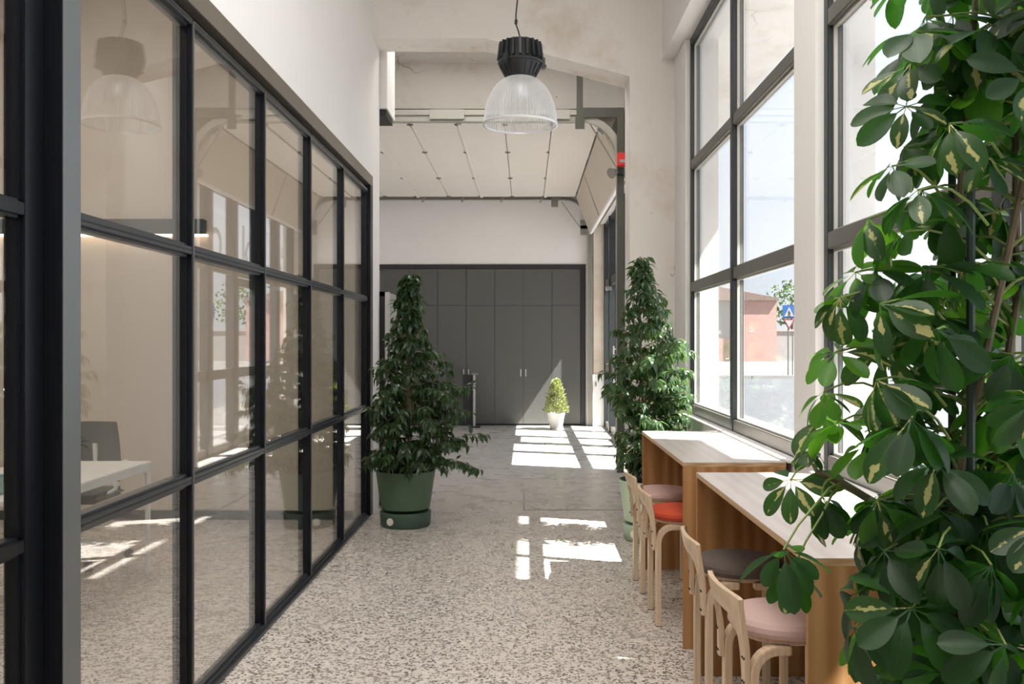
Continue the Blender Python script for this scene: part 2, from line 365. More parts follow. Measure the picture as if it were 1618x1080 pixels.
# far room
struct(box(-3.2, -3.0, YQ, 17.2, 0, 4.82).build('wall_far_left', 'farwall'), 'white left wall of the far room', 'wall')
fw = MB().box(-3.0, 1.57, 16.62, 17.2, 2.915, 4.82).box(1.07, 1.57, 16.62, 17.2, 0, 2.915).box(-3, 1.07, 17.1, 17.2, 0, 2.915)
struct(fw.build('wall_far', 'farwall'), 'white wall above the dark cupboards', 'wall')
wr = MB().box(1.2, 1.57, YQ, 10.55, 0, 4.82).box(1.32, 1.57, 10.55, 16.42, 3.62, 4.82)
struct(wr.build('wall_far_right', 'white'), 'wall beside and above the wide garage opening', 'wall')
struct(box(-3.0, 1.19, 10.95, 11.15, 4.28, 4.82).build('wall_downstand', 'beam'), 'cracked concrete downstand above the raised garage door', 'beam')
pl = box(1.20, 1.57, 16.42, 16.62, .0, 4.82).build('wall_pilaster', 'cream'); struct(pl, 'cream pilaster at the far end of the garage opening', 'pilaster')
MB().box(1.185, 1.40, 16.40, 16.42, 0, .93).build('skirting_panel', 'white', pl)
sw = MB().box(1.225, 1.25, 16.39, 16.40, .72, .80).build('light_switch', 'grey', pl)
blk = box(-1.60, -1.285, 8.45, 8.95, 3.66, 4.82).build('trim_4', 'white'); struct(blk, 'white downstand block at the top left of the opening', 'block')
MB().box(-1.60, -1.30, 8.5, 8.9, 3.60, 3.66).build('dark_underside', 'dark', blk)  # black slab standing in for the dark underside of the block
# office
struct(box(-6.2, -1.46, 7.8, 8.05, 0, 4.8).build('wall_office_back', 'office'), 'beige back wall of the glazed office', 'wall')
struct(box(-6.4, -6.2, -4, 8.05, 0, 4.8).build('wall_office_left', 'office'), 'beige side wall of the glazed office', 'wall')
struct(box(-6.2, -1.6, -4.2, -4, 0, 4.8).build('wall_office_front', 'office'), 'beige front wall of the office', 'wall')
struct(box(-6.2, -1.47, 7.78, 7.8, 0, .075).build('baseboard_office', 'dark'), 'black baseboard along the office wall', 'baseboard')
for i, x in enumerate((-2.86, -3.12)):
    pass

# ---------------------------------------------------------------- windows on the right
def window(name, ya, yb, mull, label, trans):
    r = sroot(name, (1.37, (ya+yb)/2, .93), label, 'window')
    X0, X1 = 1.337, 1.407; Z0, Z1 = .93, 3.98; f = .055
    g = MB()
    MB().box(X0, X1, ya, ya+f, Z0, Z1).build('jamb', 'winframe', r, bevel=.004)
    MB().box(X0, X1, yb-f, yb, Z0, Z1).build('jamb', 'winframe', r, bevel=.004)
    MB().box(X0, X1, ya+f, yb-f, Z0, Z0+.07).build('bottom_rail', 'transom', r, bevel=.004)
    MB().box(X0, X1, ya+f, yb-f, Z1-.065, Z1).build('head_rail', 'winframe', r, bevel=.004)
    ys = [ya+f]
    for my in mull:
        MB().box(X0-.006, X1, my-.032, my+.032, Z0, Z1).build('mullion', 'winframe', r, bevel=.004); ys += [my-.032, my+.032]
    ys.append(yb-f); zs = [Z0+.07]
    for zt in trans: zs += [zt-.038, zt+.038]
    zs.append(Z1-.065)
    for i in range(0, len(ys), 2):
        for zt in trans: MB().box(X0, X1, ys[i], ys[i+1], zt-.038, zt+.038).build('transom', 'transom', r, bevel=.004)
        for k in range(0, len(zs), 2):
            MB().box(1.378, 1.386, ys[i], ys[i+1], zs[k], zs[k+1]).build('pane', 'wglass', r)
            y0, y1, z0, z1 = ys[i], ys[i+1], zs[k], zs[k+1]; b = .012
            MB().box(1.362, 1.378, y0, y0+b, z0, z1).box(1.362, 1.378, y1-b, y1, z0, z1).box(1.362, 1.378, y0+b, y1-b, z0, z0+b).box(1.362, 1.378, y0+b, y1-b, z1-b, z1).build('glazing_bead', 'trackl', r)
    return r
TR = (1.952, 2.945)
window('window_1', 4.46, 7.51, (5.975,), 'tall black framed window behind the far counter, looking onto the street', TR)
window('window_2', 1.08, 4.13, (2.6,), 'tall black framed window behind the big umbrella plant', TR)
window('window_4', -2.63, .42, (-1.1,), 'tall black framed window beside the viewer', TR)
# shop-front in the garage opening
r = sroot('window_3', (1.44, 13.4, 0), 'glazed shop-front with glass door in the garage opening', 'shop-front')
X0, X1 = 1.40, 1.47
ml = [(10.55, 10.70), (12.0, 12.2), (13.06, 13.26), (14.2, 14.3), (15.3, 15.5), (16.34, 16.42)]
for a, b in ml: MB().box(X0-.02, X1+.03, a, b, 0, 3.62).build('mullion', 'winframe', r, bevel=.005)
for i in range(5):
    a, b = ml[i][1], ml[i+1][0]
    MB().box(X0, X1, a, b, 2.46, 2.60).build('transom', 'transom', r, bevel=.004)
    MB().box(X0, X1, a, b, 3.54, 3.62).build('head_rail', 'winframe', r)
    MB().box(1.43, 1.438, a, b, 2.60, 3.54).build('pane', 'wglass', r)
    if i == 2:
        d = MB().box(X0, X1, a, a+.09, .02, 2.44).box(X0, X1, b-.09, b, .02, 2.44).box(X0, X1, a+.09, b-.09, .02, .2).box(X0, X1, a+.09, b-.09, 2.32, 2.44).box(X0, X1, a+.09, b-.09, 1.0, 1.14).build('door_leaf', 'transom', r)
        MB().box(1.43, 1.438, a+.09, b-.09, .2, 1.0).build('door_pane', 'wglass', d)
        MB().box(1.43, 1.438, a+.09, b-.09, 1.14, 2.32).build('door_pane', 'wglass', d)
        MB().tube([(1.34, b-.05, .85), (1.34, b-.05, 1.45)], .016).tube([(1.34, b-.05, .9), (1.40, b-.05, .9)], .01).tube([(1.34, b-.05, 1.4), (1.40, b-.05, 1.4)], .01).build('door_handle', 'alu', d, True)
    else:
        MB().box(X0, X1, a, b, .0, .1).build('bottom_rail', 'transom', r)
        MB().box(X0, X1, a, b, 1.0, 1.13).build('mid_rail', 'transom', r, bevel=.004)
        MB().box(1.43, 1.438, a, b, .1, 1.0).build('pane', 'wglass', r)
        MB().box(1.43, 1.438, a, b, 1.13, 2.46).build('pane', 'wglass', r)
cl = MB().box(1.30, 1.40, 15.06, 15.16, 2.36, 2.42).tube([(1.32, 15.1, 2.36), (1.22, 14.2, 2.36)], .012).build('window_stay', 'grey', r)
def text(s, loc, size, parent):
    c = bpy.data.curves.new('t', 'FONT'); c.body = s; c.size = size; c.extrude = .001
    o = bpy.data.objects.new('t', c); COL.objects.link(o)
    me = bpy.data.meshes.new_from_object(o.evaluated_get(bpy.context.evaluated_depsgraph_get()))
    bpy.data.objects.remove(o); bpy.data.curves.remove(c)
    ob = bpy.data.objects.new('lettering', me); COL.objects.link(ob); me.materials.clear(); me.materials.append(MT['letter'])
    ob.parent = parent; ob.location = Vector(loc)-ORG[parent.name]; ob.rotation_euler = (PI/2, 0, PI/2); return ob
for ch, y, z, s in (('w', 11.05, 2.64, .92), ('o', 12.22, 2.62, .98), ('r', 13.02, 2.62, .92), ('k', 13.60, 2.62, .92), ('o', 15.42, 2.5, .8), ('u', 15.75, 2.96, .4)):
    text(ch, (1.442, y, z), s, r)

# ---------------------------------------------------------------- exterior
ground = box(1.57, 130, -60, 45, -.45, -.25).build('ground', 'road'); struct(ground, 'grey asphalt street outside the windows', 'street')
struct(box(1.57, 4.9, -60, 45, -.25, -.12).build('ground', 'pave'), 'pale pavement outside the windows', 'pavement')
struct(box(1.57, 130, 45, 130, -.45, -.22).build('ground', 'pave'), 'pale forecourt across the street', 'pavement')
struct(box(-20, 1.57, 17.2, 130, -.45, -.25).build('ground', 'pave'))
kb = thing('kerb', (20, 44.9, -.25), 'grey stone kerb across the street', 'kerb')
for k in range(14): MB().box(2+k*3, 4.96+k*3, 44.7, 45, -.25, -.10).build('kerb_stone', 'stone', kb)
# overhanging upper storey that shades the windows
cv = MB().box(1.57, 3.7, -8, 4.6, 4.86, 5.3).box(1.57, 3.2, 4.6, 8.6, 4.86, 5.3).box(1.57, 3.02, 8.6, 20, 4.86, 5.3).box(1.57, 2.2, -8, 20, 5.3, 9)
struct(cv.build('canopy', 'soffit'), 'white overhanging storey above the pavement outside', 'canopy')
b = thing('salmon_building', (20, 84, -.22), 'low salmon coloured building across the street', 'building')
MB().box(18.9, 22.9, 84, 92, -.22, 5.35).build('wall', 'salmon', b)
MB().box(12.0, 18.9, 84.4, 92, 1.9, 5.35).build('upper_wall', 'pale', b)
MB().box(12.0, 18.9, 84.3, 92, -.22, 1.9).build('lower_wall', 'salmon', b)
MB().box(11.9, 23.0, 83.7, 92, 5.35, 5.65).build('roof_edge', 'tile', b)
MB().prism([(11.9, 5.65), (23.0, 5.65), (17.4, 6.7)], 'y', 84.5, 92).build('roof', 'tile', b)
for x in (13.0, 14.9, 16.8): MB().box(x, x+1.1, 84.33, 84.4, 2.3, 4.4).build('window', 'stone', b)
b = thing('garden_wall', (30, 86, -.22), 'low grey garden wall right of the salmon building', 'wall')
MB().box(23.1, 60, 86, 86.4, -.22, 2.55).build('wall', 'stone', b); MB().box(23.1, 60, 85.9, 86.5, 2.55, 2.75).build('coping', 'pale', b)
sg = thing('traffic_sign', (13.0, 45.6, -.22), 'blue crossing sign above a white give-way triangle on a pole', 'sign')
MB().tube([(13.0, 45.6, -.22), (13.0, 45.6, 3.4)], .035).build('pole', 'pole', sg, True)
MB().tube([(13.25, 45.7, -.22), (13.25, 45.7, 1.9)], .03).build('pole', 'pole', sg, True)
p_ = MB().box(12.7, 13.34, 45.52, 45.55, 2.72, 3.36).build('blue_plate', 'signb', sg)
MB().prism([(12.78, 2.80), (13.26, 2.80), (13.02, 3.27)], 'y', 45.505, 45.52).build('white_triangle', 'signw', p_)
MB().box(13.0, 13.04, 45.49, 45.505, 2.92, 3.05).obox((13.02, 45.497, 2.95), (13.09, 45.497, 2.83), .03, .015).obox((13.02, 45.497, 2.95), (12.96, 45.497, 2.83), .03, .015).obox((13.02, 45.497, 3.02), (13.10, 45.497, 2.95), .025, .015).lathe([(.001, -.025), (.025, 0), (.001, .025)], (13.02, 45.497, 3.09), 8).build('walking_figure', 'dark', p_)
p_ = MB().prism([(12.72, 2.66), (13.32, 2.66), (13.02, 2.12)], 'y', 45.52, 45.55).build('red_triangle', 'signr', sg)
MB().prism([(12.81, 2.61), (13.23, 2.61), (13.02, 2.24)], 'y', 45.505, 45.52).build('white_centre', 'signw', p_)

# ---------------------------------------------------------------- leaf system
def leafmesh(name, length, width, shape, mat, nl=6, na=4, droop=.25, fold=.25, stalk=0.):
    vs = []; uv = []; fs = []
    for i in range(nl+1):
        t = i/nl if nl < 7 else 1-(1-i/nl)**1.35; hw = width/2*shape(t); y = stalk+length*t
        z = -droop*length*(t**2)
        for k in range(na+1):
            u = k/na*2-1; vs.append((u*hw, y, z+fold*abs(u)*hw)); uv.append((u*.5+.5, t))
    for i in range(nl):
        for k in range(na):
            a = i*(na+1)+k; fs.append((a, a+1, a+na+2, a+na+1))
    if stalk:
        o = len(vs); w_ = .0016
        vs += [(-w_, 0, 0), (w_, 0, 0), (w_, stalk, 0), (-w_, stalk, 0)]; uv += [(.5, 0)]*4; fs.append((o, o+1, o+2, o+3))
    me = bpy.data.meshes.new(name); me.from_pydata(vs, [], fs)
    ul = me.uv_layers.new(name='UVMap')
    for l in me.loops: ul.data[l.index].uv = uv[l.vertex_index]
    me.shade_smooth(); me.materials.append(MT[mat]); return me, vs, uv, fs
def plant_leaves(root, items, variants, stuffname, key, limit=300):
    """items: (variant index, matrix in world); the nearest become leaf objects, the rest one joined mesh per variant material"""
    org = Vector(ORG[root.name]); items = sorted(items, key=key)
    for vi, M in items[:limit]:
        o = bpy.data.objects.new('leaf', variants[vi][0]); COL.objects.link(o); o.parent = root
        o.matrix_local = Matrix.Translation(-org) @ M
    rest = items[limit:]; by = {}
    for vi, M in rest: by.setdefault(variants[vi][0].materials[0].name, []).append((vi, M))
    for mn, lst in by.items():
        V = []; F = []; U = []; o = 0
        for vi, M in lst:
            me, vs, uv, fs = variants[vi]; A = np.array(M)
            P = np.array(vs) @ A[:3, :3].T + A[:3, 3]-np.array(org); V.append(P)
            F += [tuple(i+o for i in f) for f in fs]; U.append(uv); o += len(vs)
        if not V: continue
        me = bpy.data.meshes.new(stuffname); me.from_pydata(np.concatenate(V).tolist(), [], F)
        UU = [u for q in U for u in q]; ul = me.uv_layers.new(name='UVMap')
        li = np.empty(len(me.loops), dtype=np.int32); me.loops.foreach_get('vertex_index', li)
        ul.data.foreach_set('uv', np.array(UU, dtype=np.float32)[li].ravel())
        me.shade_smooth(); me.materials.append(bpy.data.materials[mn])
        ob = bpy.data.objects.new(stuffname, me); COL.objects.link(ob); ob.parent = root; ob['kind'] = 'stuff'
def orient(pos, d, nrm, sc):
    y = Vector(d).normalized(); z = Vector(nrm); z = (z-y*z.dot(y))
    if z.length < 1e-4: z = Vector((0, 1, 0))-y*y.y
    z.normalize(); x = y.cross(z)
    return Matrix(((x.x*sc, y.x*sc, z.x*sc, pos[0]), (x.y*sc, y.y*sc, z.y*sc, pos[1]), (x.z*sc, y.z*sc, z.z*sc, pos[2]), (0, 0, 0, 1)))
def lanceo(t): return max(.02, math.sin(PI*min(1, t**.8))*(1-.35*t))*1.25
def obov(t):
    if t <= .60: return max(.04, math.sin(PI/2*t/.60)**.95)
    return max(.02, (1-((t-.60)/.40)**2.3)**.62 if t < 1 else .02)

def rv(a): return Vector((R.uniform(-a, a), R.uniform(-a, a), R.uniform(-a, a)))
campos = Vector((0, 0, 1.5))

# street trees behind the garden wall
tl = [leafmesh('tree_leaf_mesh', .42, .26, lanceo, 'tree', 2, 2)]
for tx, ty, tz, rad, lab in ((28.2, 98, 5.6, 2.6, 'leafy green tree behind the garden wall beside the salmon building'), (36, 99, 5.0, 3.2, 'second leafy tree further right behind the garden wall')):
    t = thing('street_tree', (tx, ty, -.22), lab, 'tree', None)
    MB().tube([(tx, ty, -.22), (tx+.2, ty, 2), (tx, ty, tz)], .22, 8, .08).build('trunk', 'treebark', t, True)
    it = []
    for k in range(750):
        d = rv(1)
        if d.length > 1 or d.length < .25: continue
        p = Vector((tx, ty, tz))+d*rad; it.append((0, orient(p, rv(1), rv(1)+Vector((0, 0, .6)), R.uniform(.7, 1.5))))
    plant_leaves(t, it, tl, 'foliage', lambda q: 0, 0)

# ================================================================== GLASS PARTITION
gp = thing('glass_partition', (-1.4, 5.0, 0), 'black steel and glass partition along the left, five bays of four panes', 'partition')
XF, XG0, XG1, XB = -1.365, -1.398, -1.390, -1.425
MY = [2.73, 3.755, 4.79, 5.815, 6.858, 7.97]
# deep post
pst = MB().box(-1.45, -1.348, 2.66, 2.773, 0, 2.84).build('post', 'black', gp, bevel=.003)
MB().box(-1.348, -1.3455, 2.665, 2.770, 0, 2.84).build('post_face', 'post', pst)
lt = MB().box(-1.45, -1.347, -4, 8.05, 2.86, 2.955).build('lintel', 'lintel', gp, bevel=.002)
MB().box(-1.45, -1.40, -4, 8.05, 2.815, 2.86).build('shadow_gap', 'black', gp)
def mull(y, w=.026, name='mullion'):
    m = MB().box(XB-.02, XF, y-w/2, y+w/2, 0, 2.815).box(XB-.01, XF-.016, y-w/2-.011, y+w/2+.011, .0, 2.80).build(name, 'black', gp, bevel=.0015)
    MB().box(XF, XF+.0015, y+w/2-.011, y+w/2, 0, 2.815).build('edge_trim', 'post', m); return m
for y in MY[1:5]: mull(y)
MB().box(-1.45, -1.348, 7.93, 8.05, 0, 2.86).box(-1.44, -1.375, 7.88, 7.93, 0, 2.83).build('end_jamb', 'black', gp, bevel=.002)
ends = [2.773]+[v for y in MY[1:5] for v in (y-.013, y+.013)]+[7.88]
RZ = [(0, .04), (.915, .962), (1.852, 1.899), (2.79, 2.83)]
for i in range(0, 10, 2):
    a, b = ends[i], ends[i+1]
    for j, (z0, z1) in enumerate(RZ):
        nm = 'sill_rail' if j == 0 else ('head_rail' if j == 3 else 'rail')
        q = MB().box(XB, XF, a, b, z0+.008, z1-.008)
        if j == 0: q.box(XB, XF+.017, a-.013, b+.013, 0, .018)
        q = q.build(nm, 'rail', gp, bevel=.0015)
        MB().box(XB, XF-.016, a, b, z0-(.0 if j == 0 else .004), z0+.0085).box(XB, XF-.016, a, b, z1-.0085, z1+.004).build('flange', 'rail', q, bevel=.001)
        if j: MB().box(XF, XF+.0012, a, b, (z0+z1)/2-.003, (z0+z1)/2+.003).build('groove', 'black', q)
    for j in range(3):
        MB().box(XG0, XG1, a, b, RZ[j][1], RZ[j+1][0]).build('pane', 'glass', gp)
# recessed screen nearer the viewer
gs = thing('glass_screen', (-1.43, 1.6, 0), 'recessed black framed glass screen left of the deep grey post', 'partition')
for y0, y1 in ((2.56, 2.66), (1.5, 1.56), (.45, .5), (-.62, -.56)):
    MB().box(-1.46, -1.40, y0, y1, 0, 2.82).box(-1.45, -1.412, y0-.012, y1 if y0 > 2.5 else y1+.012, 0, 2.81).build('stile', 'black', gs, bevel=.002)
for y0, y1 in ((1.56, 2.56), (.5, 1.5), (-.56, .45)):
    for z0, z1 in ((0, .06), (.905, .96), (1.845, 1.90), (2.76, 2.82)):
        MB().box(-1.455, -1.40, y0, y1, z0+.01, z1-.01).box(-1.45, -1.412, y0, y1, z0, z1).build('rail', 'black', gs, bevel=.002)
    for z0, z1 in ((.06, .905), (.96, 1.845), (1.90, 2.76)): MB().box(-1.436, -1.428, y0, y1, z0, z1).build('pane', 'glass', gs)

# ================================================================== GARAGE DOOR
gd = thing('garage_door', (-.5, 13.5, 4.08), 'raised cream sectional garage door hanging under the far ceiling', 'door')
GY0, GY1 = 10.78, 16.2
xs = [.86-.56*k for k in range(8)]
for k in range(7):
    x1, x0 = xs[k]-.004, xs[k+1]+.004
    p_ = MB().box(x0, x1, GY0, GY1, 4.075, 4.115).build('panel', 'door', gd, bevel=.004)
    if k % 2 == 0:
        MB().box(x0-.0, x0+.05, GY0, GY1, 4.055, 4.075).build('stiffening_rib', 'door', p_)
    for y in (GY0+.05, 12.4, 14.35, GY1-.06):
        MB().box(x0-.035, x0+.035, y-.014, y+.014, 4.06, 4.075).tube([(x0, y-.022, 4.058), (x0, y+.022, 4.058)], .009, 6).build('hinge', 'grey', p_)
tp = MB().prism([(.875, 4.07), (.91, 4.10), (1.15, 3.45), (1.11, 3.435)], 'y', GY0, GY1).build('panel', 'doorin', gd); tp['label'] = 'tilted tan bottom panel of the raised door'
MB().prism([(1.105, 3.45), (1.155, 3.465), (1.165, 3.425), (1.115, 3.41)], 'y', GY0, GY1).build('rubber_seal', 'white', tp)
MB().prism([(.874, 4.066), (.884, 4.066), (1.108, 3.437), (1.098, 3.437)], 'y', 14.0, 14.02).build('panel_seam', 'grey', tp)
MB().prism([(.83, 4.00), (.87, 4.075), (.93, 4.0), (.9, 3.94)], 'y', GY0+.02, GY0+.1).build('bottom_bracket', 'rim', tp)
CH = [(-.03, -.055), (.03, -.055), (.03, -.035), (-.012, -.035), (-.012, .035), (.03, .035), (.03, .055), (-.03, .055)]
def trk(y, mat, dx=0.):
    pts = [(-3.0, y, 4.10)]+[(.62, y, 4.10)]
    for k in range(1, 9):
        a = PI/2*k/8; pts.append((.62+.46*math.sin(a), y, 4.10-.46*(1-math.cos(a))))
    pts += [(1.08, y, .02)]
    pts = [(a+dx, b, c) for a, b, c in pts]
    return MB().sweep(pts, [(a*(1 if y < 12 else -1), b*.7) for a, b in CH]).build('track', mat, gd)
trk(10.66, 'trackl'); trk(16.52, 'trackl', .05)
MB().box(-3.0, 1.12, 10.60, 10.63, 4.13, 4.20).box(-3.0, 1.12, 10.60, 10.70, 4.19, 4.21).build('track_angle', 'trackl', gd)
MB().box(.62, 1.12, 10.59, 10.62, 4.10, 4.21).build('track_bracket', 'track', gd)
MB().box(1.045, 1.125, 10.58, 10.64, .0, 4.21).build('track_upright', 'track', gd)
MB().box(-3.0, 1.0, 16.38, 16.44, 4.15, 4.20).build('track_angle', 'trackl', gd)
MB().box(.578, .65, 10.582, 10.60, 3.98, 4.82).build('hanger', 'track', gd); MB().box(.56, .668, 10.58, 10.582, 3.96, 4.1).build('hanger_plate', 'track', gd)
MB().box(-1.12, -.72, 10.585, 10.60, 4.08, 4.19).build('splice_plate', 'trackl', gd)
MB().box(.25, .5, 10.585, 10.60, 4.08, 4.19).build('splice_plate', 'trackl', gd)
MB().tube([(.72, 10.7, 4.08), (1.06, 10.7, 3.52)], .006).build('cable', 'grey', gd)
MB().tube([(.62, 16.3, 4.0), (.95, 16.3, 3.55)], .006).build('cable', 'grey', gd)
for x, z in ((.5, 4.0), (1.02, 3.6), (1.02, 3.5)): MB().box(x-.06, x+.06, 16.3, 16.4, z-.08, z+.08).build('roller_bracket', 'grey', gd)
for x in (1.0, .3, -.4, -1.1, -1.8): MB().obox((x-.06, 16.36, 4.0), (x, 16.36, 4.12), .03, .03).build('roller', 'trackl', gd)
al = thing('fire_alarm', (1.09, 10.5, 3.58), 'red fire alarm box on the near door upright beside the concrete pillar', 'alarm')
MB().box(1.035, 1.145, 10.46, 10.56, 3.51, 3.67).build('housing', 'red', al, bevel=.014); MB().box(1.06, 1.12, 10.45, 10.46, 3.55, 3.585).build('lens', 'letter', al)
MB().box(1.07, 1.11, 10.56, 10.579, 3.55, 3.63).build('back_plate', 'dark', al)
hn = thing('alarm_sounder', (1.0, 10.5, 3.44), 'small grey sounder horn just below the red alarm box', 'alarm')
MB().tube([(1.02, 10.52, 3.46), (.965, 10.47, 3.43)], .035, 14, .062).build('horn', 'grey', hn, True)
MB().box(.99, 1.10, 10.50, 10.58, 3.43, 3.47).build('bracket', 'dark', hn)

# ================================================================== CUPBOARDS
xe = [.975-.517*k for k in range(8)]
CZ0, CZ1, CZ2 = .035, 2.172, 2.83
sur = MB().box(-2.95, 1.07, 16.60, 17.0, 2.835, 2.915).box(.98, 1.07, 16.60, 17.0, 0, 2.835).box(-2.95, .98, 16.66, 17.0, 0, .03).build('trim_5', 'cabdark'); struct(sur, 'charcoal frame around the built-in cupboards', 'surround')
def cupboard(a, b, hs, label):
    c = thing('cupboard', ((xe[a]+xe[b])/2, 16.8, 0), label, 'cupboard', 'grey cupboards on the back wall')
    MB().box(xe[b], xe[a], 16.625, 17.05, .03, 2.833).build('carcass', 'cabdark', c)
    for k in range(a, b):
        d = MB().box(xe[k+1]+.003, xe[k]-.003, 16.605, 16.625, CZ0, CZ1-.003).build('door', 'cab', c, bevel=.0015)
        MB().box(xe[k+1]+.003, xe[k]-.003, 16.605, 16.625, CZ1+.003, CZ2).build('upper_door', 'cab', c, bevel=.0015)
        for hx in hs:
            if xe[k+1] <= hx <= xe[k]:
                MB().box(hx-.008, hx+.008, 16.578, 16.59, .89, 1.02).box(hx-.006, hx+.006, 16.588, 16.605, .90, .912).box(hx-.006, hx+.006, 16.588, 16.605, 1.0, 1.012).build('handle', 'alu', d)
    return c
cupboard(0, 1, [], 'narrow grey cupboard nearest the garage opening, single tall door')
cupboard(1, 3, [xe[2]+.045, xe[2]-.045], 'grey double-door cupboard behind the little conifer, two steel handles')
cupboard(3, 5, [xe[4]+.045, xe[4]-.045], 'grey double-door cupboard behind the slim post')
cupboard(5, 7, [xe[6]+.045, xe[6]-.045], 'grey double-door cupboard mostly hidden by the left ficus')
# slim post stand
st = thing('post_stand', (-.94, 16.25, 0), 'slim grey post stand with black base before the dark cupboards', 'stand')
MB().box(-1.02, -.82, 16.12, 16.36, 0, .02).build('base', 'dark', st, bevel=.004)
MB().box(-.945, -.905, 16.22, 16.26, .02, .93).build('column', 'alu', st, bevel=.004)
MB().box(-.97, -.85, 16.18, 16.30, .93, .965).build('head', 'grey', st, bevel=.006)
MB().box(-1.13, -.955, 16.3, 16.33, .03, .93).build('dark_panel', 'dark', st)
# rack
rk = thing('server_rack', (-1.55, 8.85, 0), 'dark equipment rack with grey mesh side behind the left ficus', 'rack')
MB().box(-1.86, -1.27, 8.46, 8.50, 1.88, 1.97).box(-1.86, -1.83, 8.46, 9.3, 0, 1.97).box(-1.86, -1.27, 9.27, 9.3, .0, 1.97).box(-1.83, -1.29, 8.46, 9.27, 1.93, 1.97).box(-1.83, -1.29, 8.46, 9.27, 0, .06).box(-1.36, -1.29, 8.46, 8.52, .06, 1.88).build('frame', 'dark', rk)
MB().box(-1.29, -1.262, 8.44, 9.3, .05, 1.96).build('mesh_side', 'mesh', rk, bevel=.004)
MB().box(-1.30, -1.258, 8.425, 8.445, .05, 1.965).build('side_edge', 'alu', rk)
for z in (.35, .75, 1.15, 1.45, 1.75): MB().box(-1.83, -1.30, 8.48, 9.2, z, z+.02).build('shelf', 'steel', rk)
MB().box(-1.80, -1.32, 8.47, 8.9, 1.47, 1.74).build('switch_unit', 'cabdark', rk)
for k in range(5): MB().box(-1.385, -1.365, 8.462, 8.47, 1.5+k*.045, 1.52+k*.045).build('port', 'rim', rk)
# floor hatches
def hatch(x0, x1, y0, y1, label):
    h = thing('floor_hatch', ((x0+x1)/2, (y0+y1)/2, 0), label, 'hatch')
    MB().box(x0, x1, y0, y1, .0005, .0022).build('frame', 'grey', h)
    MB().box(x0+.012, x1-.012, y0+.012, y1-.012, .0022, .0034).build('lid', 'hatch', h)
hatch(-.03, .93, 8.22, 9.16, 'flush floor hatch with dark joint in the middle of the passage')
hatch(.27, .86, 12.9, 14.0, 'small sunlit floor hatch in front of the little conifer')

# ================================================================== PENDANT LAMP
lx, ly, lz = -.042, 6.2, 2.975
lp = thing('pendant_lamp', (lx, ly, lz), 'industrial pendant lamp with ribbed clear dome and black finned housing', 'lamp')
sh = []
for k in range(15):
    t = k/14; a = t*PI/2*.90+.0
    sh.append((.245*math.cos(a)**.82 if k else .245, .325*math.sin(a)))
sh[-1] = (.085, .325)
MB().lathe(sh, (lx, ly, lz), 288, 72, .012, close=False).build('shade', 'prism', lp, True)
MB().lathe([(.243, -.012), (.252, -.012), (.256, -.004), (.252, .004), (.246, .004), (.243, -.012)], (lx, ly, lz), 64, close=False).build('shade_rim', 'rim', lp, True)
hz = lz+.315
hs = MB().lathe([(.03, -.01), (.088, -.01), (.098, .0), (.142, .085), (.146, .10), (.138, .112), (.126, .225), (.115, .238), (.0005, .245)], (lx, ly, hz), 48).build('housing', 'lampb', lp, True)
for k in range(20):
    a = 2*PI*k/20; c, s = math.cos(a), math.sin(a)
    MB().obox((lx+.128*c, ly+.128*s, hz+.228), (lx+.142*c, ly+.142*s, hz+.115), .014, .034, (c, s, 0)).build('fin', 'lampb', hs)
for k in range(20):
    a = 2*PI*k/20; c, s = math.cos(a), math.sin(a)
    MB().obox((lx+.138*c, ly+.138*s, hz+.078), (lx+.100*c, ly+.100*s, hz+.006), .008, .014, (c, s, 0)).build('lower_fin', 'lampb', hs)
MB().lathe([(.139, .086), (.150, .088), (.153, .097), (.150, .106), (.139, .108)], (lx, ly, hz), 48, close=False).build('belt', 'lampb', lp, True)
for a in (-2.2, .05, 2.0):
    c, s = math.cos(a), math.sin(a)
    MB().obox((lx+.155*c, ly+.155*s, hz+.06), (lx+.155*c, ly+.155*s, hz+.13), .04, .024, (c, s, 0)).tube([(lx+.165*c-.02*s, ly+.165*s+.02*c, hz+.075), (lx+.165*c+.02*s, ly+.165*s-.02*c, hz+.075)], .012, 8).build('clip', 'lampb', lp)
MB().lathe([(.05, -.06), (.055, 0), (.03, .05), (.001, .055)], (lx, ly, lz+.24), 24).build('bulb', 'rim', lp, True)
MB().lathe([(.018, 0), (.018, .012), (.008, .03)], (lx, ly, hz+.24), 16).build('hook', 'dark', lp, True)
MB().tube([(lx, ly, hz+.26), (lx-.012, ly, hz+.31), (lx-.028, ly, hz+.355), (lx-.03, ly, hz+.42), (lx-.02, ly, hz+.52), (lx-.014, ly, hz+.8), (lx-.008, ly, HB)], .005).tube([(lx-.03, ly, hz+.36), (lx-.028, ly, hz+.39)], .010).build('cable', 'dark', lp, True)

# ================================================================== COUNTERS
def counter(ya, yb, label):
    x0, x1, zt, t = .767, 1.27, .914, .021
    c = thing('counter', ((x0+x1)/2, (ya+yb)/2, 0), label, 'counter')
    tp = MB().box(x0, x1, ya, yb, zt-t, zt-.002).build('top', 'pedge', c)
    MB().box(x0, x1, ya, yb, zt-.002, zt).build('top_surface', 'ctop', tp)
    for y0, y1 in ((ya, ya+t), (yb-t, yb)):
        MB().box(x0, x1, y0, y1, 0.001, zt-t).build('end_panel', 'ply', c, bevel=.0008)
    MB().box(x1-t, x1, ya+t, yb-t, .3, zt-t).build('back_panel', 'plyd', c)
    return c
counter(4.49, 6.087, 'plywood counter under the window beside the right ficus, white oiled top')
counter(2.497, 4.147, 'plywood counter nearest the viewer, partly behind the umbrella plant')

